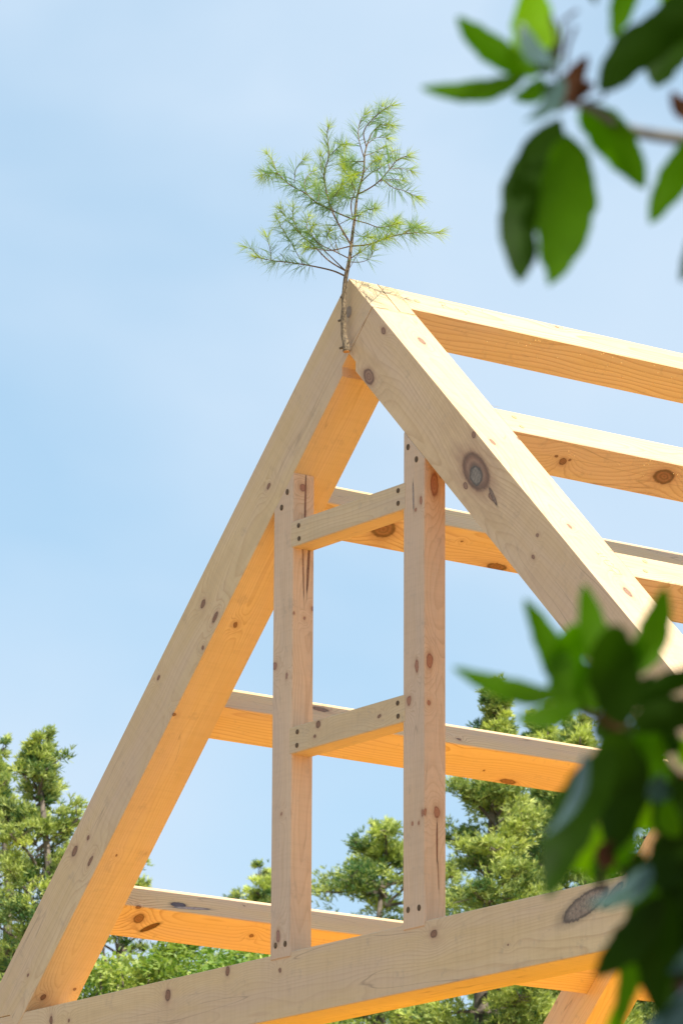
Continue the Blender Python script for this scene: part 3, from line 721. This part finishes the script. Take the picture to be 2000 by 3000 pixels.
low = empty('rhododendron_shrub', Vector((at(2050, 3000, 3.8).x, at(2050, 3000, 3.8).y, -H)), 'blurred dark shrub in the lower right corner hiding part of the tie beam', 'shrub', 'shrubs close to the lens')
def LF(par, cf, b, t, w, roll, mt, d=3.9, dt=0, **k):
    bx, by = cf(*b); tx, ty = cf(*t)
    return leaf(par, bx, by, tx, ty, w/1.96, d, d+dt, roll, mt, **k)
TL = [  # top cluster: base, tip, width, roll, material, depth, tip offset
 ((740, 430), (265, 98), 165, 20, 'g', 3.92, -.05), ((660, 445), (58, 502), 128, 35, 'g', 3.90, .03), ((760, 400), (700, -150), 270, 10, 'b', 3.95, .06),
 ((880, 440), (655, 700), 92, 50, 'u', 3.85, -.03), ((780, 470), (590, 565), 120, 30, 'g', 3.97, .02), ((862, 680), (622, 1625), 300, -25, 'd', 3.93, -.06),
 ((905, 770), (797, 1645), 320, 20, 'g', 3.88, -.02), ((985, 600), (1352, 1085), 235, 15, 'g', 3.90, .02), ((1080, 510), (1790, 30), 250, 30, 'd', 3.86, .04),
 ((1650, -60), (1398, 500), 290, -20, 'd', 3.95, -.03), ((1260, -230), (1163, 222), 150, 15, 'g', 3.94, 0), ((1620, 230), (1500, -260), 220, 15, 'b', 3.97, 0),
 ((1720, 760), (1372, 1288), 190, -15, 'g', 3.9, 0), ((1700, 1250), (1552, 1620), 120, 10, 'd', 3.9, 0), ((1010, -200), (1066, 25), 70, 0, 'd', 3.9, 0),
 ((880, 380), (640, 130), 110, 55, 'u', 3.86, .05), ((820, 420), (700, 300), 90, 20, 'd', 3.92, 0), ((840, 480), (760, 560), 90, 10, 'd', 3.92, 0), ((860, 500), (960, 420), 90, 0, 'd', 3.93, 0), ((900, 560), (820, 640), 80, 0, 'u', 3.9, 0), ((800, 350), (840, 250), 50, 0, 'u', 3.9, 0), ((940, 560), (1060, 480), 90, 30, 'o', 3.9, 0)]
for i, (b, t, w, rl, mt, d, dt) in enumerate(TL):
    LF(top, c2, b, t, w, rl, mt, d, dt, bite=(.54, .66, 1) if i == 5 else (.86, .95, -1) if i == 6 else None)
for b, t, w in (((880, 600), (1022, 318), 120), ((900, 560), (985, 480), 150), ((1600, 690), (1500, 520), 90), ((1560, 560), (1640, 700), 80)):
    LF(top, c2, b, t, w, 10, 'o', 3.88, 0, name='bud', cup=.5)
for pts in ([(880, 540), (840, 440), (850, 340)], [(1000, 590), (1110, 560), (1140, 330), (1170, 260)], [(850, 350), (840, 200), (810, 90)], [(890, 370), (905, 260), (950, 150)], [(840, 380), (870, 250), (880, 120), (960, 60)]):
    P = [at(*c2(*p), 3.9) for p in pts]; v, f = tube(P, [.0016]*len(P), 6); meshobj('dead_flower_stalk', v, f, wbark, top)
P = [at(*c2(*p), d) for p, d in (((860, 520), 3.88), ((930, 590), 3.89), ((1060, 630), 3.9), ((1250, 745), 3.93), ((1568, 800), 3.96), ((1900, 850), 3.98))]
P += [at(2350, 520, 4.0), Vector((at(2420, 900, 4.0).x, at(2420, 900, 4.0).y, -5.6)), Vector((top.location.x, top.location.y, -H))]
v, f = tube(smooth_path(P, 4), [.0020 + .008*(i/32) for i in range(4*(len(P)-1)+1)], 8); meshobj('stem', v, f, simple('grey_stem', (.10, .095, .085), (.18, .17, .15), 60), top, smooth=True)
BL = [
 (c7, (850, 770), (243, 598), 125, 20, 'g', 3.85, .05), (c7, (905, 780), (655, 200), 150, -15, 'g', 3.88, .04), (c7, (1130, 640), (1000, 112), 160, 10, 'g', 3.9, .03),
 (c7, (930, 790), (942, 340), 185, 25, 'g', 3.92, -.03), (c7, (1225, 940), (1165, 345), 265, 12, 'd', 3.80, -.06), (c7, (1290, 640), (1468, 130), 165, -15, 'g', 3.9, .02),
 (c7, (1260, 830), (1820, 600), 120, 30, 'd', 3.84, 0), (c7, (1260, 930), (1800, 850), 180, 20, 'd', 3.82, 0), (c7, (990, 790), (596, 893), 125, 35, 'g', 3.83, 0),
 (c7, (900, 640), (870, 560), 120, 0, 'g', 3.9, 0), (c7, (1000, 840), (820, 600), 200, 10, 'g', 3.93, 0),
 (c7, (1170, 1060), (785, 1925), 250, -20, 'd', 3.80, -.04), (c7, (1005, 1085), (770, 1570), 62, 60, 'u', 3.74, -.03), (c7, (1180, 960), (1160, 1680), 290, 20, 'd', 3.84, .02),  # narrow 'u' strip stands for sky reflection along the big leaf's edge
 (c7, (1330, 940), (1500, 1330), 190, -20, 'g', 3.86, .03), (c8, (1520, 30), (1240, 250), 190, 20, 'b', 3.9, .03), (c8, (1200, 260), (860, 480), 190, 15, 'b', 3.95, .03),
 (c8, (1240, 330), (1050, 560), 170, -10, 'g', 3.93, .0), (c8, (1380, 460), (1005, 690), 110, 58, 'u', 3.78, -.03), (c8, (1450, 640), (1060, 1100), 190, 15, 'd', 3.80, -.02),
 (c8, (1290, 650), (1175, 1440), 130, 20, 'g', 3.83, 0), (c8, (1450, 620), (1440, 1345), 235, -15, 'd', 3.80, .02), (c8, (1700, 800), (1475, 1080), 110, 55, 'u', 3.8, 0),
 (c8, (1700, 1060), (1250, 1480), 150, 55, 'u', 3.8, 0), (c8, (1500, 560), (1640, 1200), 200, 10, 'd', 3.85, 0), (c8, (1460, 330), (1660, -80), 260, 10, 'd', 3.84, 0),
 (c8, (1440, 600), (1560, 200), 230, 0, 'd', 3.83, 0), (c8, (1540, 300), (1470, 60), 120, 40, 'g', 3.8, 0), (c8, (1560, 1500), (1500, 1180), 230, 10, 'd', 3.84, 0), (c8, (1200, 1700), (1190, 1250), 130, 10, 'b', 3.9, 0),
 (c7, (1080, 830), (1010, 560), 110, 10, 'g', 3.9, 0), (c7, (1240, 700), (1330, 420), 110, 0, 'g', 3.9, 0), (c7, (1250, 860), (1400, 640), 100, 20, 'd', 3.86, 0), (c7, (1150, 900), (1290, 1060), 120, 0, 'd', 3.88, 0),
 (c8, (1180, 100), (1290, 420), 120, 10, 'g', 3.9, 0), (c8, (1330, 380), (1230, 620), 110, 10, 'd', 3.88, 0), (c8, (1380, 560), (1260, 900), 110, 10, 'g', 3.86, 0), (c8, (1500, 700), (1620, 1050), 120, 10, 'g', 3.86, 0), (c8, (1100, 380), (1010, 560), 80, 10, 'b', 3.93, 0), (c8, (1400, 300), (1560, 460), 130, 10, 'g', 3.88, 0),
 (c8, (1560, 250), (1420, 620), 190, 10, 'd', 3.86, 0), (c8, (1600, 420), (1500, 760), 200, -10, 'd', 3.84, 0), (c7, (1300, 900), (1560, 1080), 190, 5, 'd', 3.9, 0), (c7, (1200, 1000), (1330, 1330), 170, 0, 'd', 3.88, 0),
 (c8, (1400, 520), (1330, 760), 190, 0, 'g', 3.88, 0), (c8, (1420, 760), (1560, 640), 180, 0, 'd', 3.88, 0), (c8, (1640, 1500), (1380, 1330), 200, 0, 'd', 3.88, 0), (c7, (1150, 900), (1060, 1010), 120, 0, 'd', 3.9, 0), (c7, (1120, 840), (960, 650), 170, 0, 'g', 3.93, 0),
 (c7, (1568, 1000), (1560, 1180), 80, 10, 'b', 3.9, 0), (c8, (1480, 90), (1430, -70), 120, 62, 'u', 3.8, 0)]
for cf, b, t, w, rl, mt, d, dt in BL: LF(low, cf, b, t, w, rl, mt, d, dt)
for cf, b, t, w in ((c8, (1140, 480), (1100, 330), 110), (c8, (1110, 420), (1160, 320), 70), (c7, (1160, 930), (1120, 830), 110), (c7, (1200, 960), (1180, 880), 120)):
    LF(low, cf, b, t, w, 0, 'o', 3.86, 0, name='bud', cup=.5)
def stem(par, cpts, d, r0, r1):
    P = smooth_path([at(*cf(*p), d) for cf, p in cpts], 4); v, f = tube(P, [r0 + (r1-r0)*i/(len(P)-1) for i in range(len(P))], 8); return v, f
for cpts, r0, r1 in (([(c7, (1150, 850)), (c7, (1200, 930)), (c7, (1400, 1110)), (c7, (1570, 1290)), (c8, (1590, 80)), (c8, (1500, 260)), (c8, (1440, 480)), (c8, (1450, 800)), (c8, (1560, 1250)), (c8, (1650, 1700))], .006, .011),
                     ([(c8, (1090, 600)), (c8, (1110, 430)), (c8, (1160, 270)), (c8, (1185, 150))], .004, .006), ([(c7, (1150, 900)), (c7, (1010, 860)), (c7, (930, 820))], .006, .003), ([(c7, (1200, 940)), (c7, (1140, 860)), (c7, (1080, 770))], .005, .004),
                     ([(c8, (1440, 620)), (c8, (1250, 520)), (c8, (1200, 460))], .005, .003)):
    v, f = stem(low, cpts, 3.93, r0*.75, r1*.75); meshobj('stem', v, f, wbark, low, smooth=True)
a = at(*c8(1650, 1700), 3.93); v, f = tube([a, a.lerp(low.location, .4) + Vector((.03, .02, 0)), low.location], [.011, .017, .026], 8); meshobj('stem', v, f, wbark, low, smooth=True)
# the rest of both shrubs, outside the frame to the right: leafy growth that shades the lower cluster
rn = random.Random(9)
def foliage_mass(par, c, rad, n, d):
    V, Fc = [], []
    for _ in range(n):
        o = Vector([rn.gauss(0, 1) for _ in range(3)]).normalized()*rn.random()**.5
        p = c + Vector((o.x*rad[0], o.y*rad[0], o.z*rad[1]))
        dx, dy, _z = (CR.dot(p-CAM), CU.dot(p-CAM), 0); dep = -CB.dot(p-CAM)
        px, py = 1000+F*dx/dep, 1500-F*dy/dep
        if px < 2560 and -700 < py: continue
        a = Vector((rn.gauss(0, 1), rn.gauss(0, 1), rn.gauss(-.2, .4))).normalized(); s = a.cross(Vector((rn.gauss(0, .3), rn.gauss(0, .3), 1))).normalized()
        L = rn.uniform(.09, .14); W = L*.17; nn = a.cross(s); k = len(V)
        for t in (0, .25, .5, .75, 1):
            w = W*math.sin(math.pi*min(.97, max(.04, t)))
            m = p + a*L*t - Vector((0, 0, .12*L*t*t)); V.extend((m - s*w, m, m + s*w)) 
        for i in range(4):
            for j in range(2): Fc.append((k+i*3+j, k+i*3+j+1, k+i*3+j+4, k+i*3+j+3))
    o = meshobj('foliage', V, Fc, LEAF['d'], par, smooth=True); o['kind'] = 'stuff'
foliage_mass(low, at(2900, 2100, 3.9), (.36, .80), 1100, 0)
foliage_mass(top, at(2900, 300, 4.0), (.28, .35), 250, 0)

# ------------------------------------------------------------------ lift everything to stand on z = 0
bpy.context.view_layer.update()
for o in col.objects:
    if o.parent is None: o.location.z += H

# ------------------------------------------------------------------ sky, sun, camera
sun_dir = Vector((.690, .030, .724)).normalized()
w = bpy.data.worlds.new('World'); scene.world = w; w.use_nodes = True
nt = w.node_tree; nt.nodes.clear(); n = N(nt)
sky = n.new('ShaderNodeTexSky', sky_type='NISHITA'); sky.sun_disc = False
sky.sun_elevation = math.asin(sun_dir.z); sky.sun_rotation = math.atan2(sun_dir.x, sun_dir.y)
sky.air_density = 1.0; sky.dust_density = .8; sky.ozone_density = 1.6; sky.altitude = 0
tc = n.new('ShaderNodeTexCoord').outputs['Generated']
mp = n.new('ShaderNodeMapping'); n.set(mp.inputs[0], tc); mp.inputs['Scale'].default_value = (1, 1, 1.5); mp.inputs['Rotation'].default_value = (0, R(12), R(20))
cl = n.noise(mp.outputs[0], 7.0, 4, .45, .2); cl2 = n.noise(mp.outputs[0], 20.0, 4, .5)
fac = n.math('MULTIPLY', n.ramp(cl.outputs[0], [(.40, (.0, .0, .0)), (.64, (1, 1, 1))]), n.ramp(cl2.outputs[0], [(.25, (.72,)*3), (.75, (1,)*3)]))
skyc = n.mix(.62, sky.outputs[0], (3.2, 4.75, 5.95))
skyc = n.mix(n.math('MULTIPLY', fac, .9), skyc, (4.1, 5.0, 6.0))
bg = n.new('ShaderNodeBackground'); n.set(bg.inputs[0], skyc); bg.inputs[1].default_value = .085
wo = n.new('ShaderNodeOutputWorld'); nt.links.new(bg.outputs[0], wo.inputs[0])
sl = bpy.data.lights.new('sun', 'SUN'); sl.energy = 3.7; sl.angle = R(.53); sl.color = (1, .94, .84)
so = bpy.data.objects.new('sun', sl); so.rotation_euler = sun_dir.to_track_quat('Z', 'Y').to_euler(); so.location = (20, 0, 30); col.objects.link(so)

cam = bpy.data.cameras.new('camera'); co = bpy.data.objects.new('camera', cam); col.objects.link(co)
m = Matrix((CR, CU, CB)).transposed().to_4x4(); m.translation = CAM + Vector((0, 0, H)); co.matrix_world = m
cam.sensor_fit = 'VERTICAL'; cam.sensor_height = 36; cam.sensor_width = 24; cam.lens = 36*F/3000
cam.clip_start = .1; cam.clip_end = 2000
cam.dof.use_dof = True; cam.dof.focus_distance = 20.2; cam.dof.aperture_fstop = 11.8
scene.camera = co
scene.view_settings.view_transform = 'Standard'; scene.view_settings.look = 'None'
scene.view_settings.exposure = 0.95; scene.view_settings.gamma = 1
scene.cycles.max_bounces = 10; scene.cycles.diffuse_bounces = 6; scene.cycles.use_denoising = True
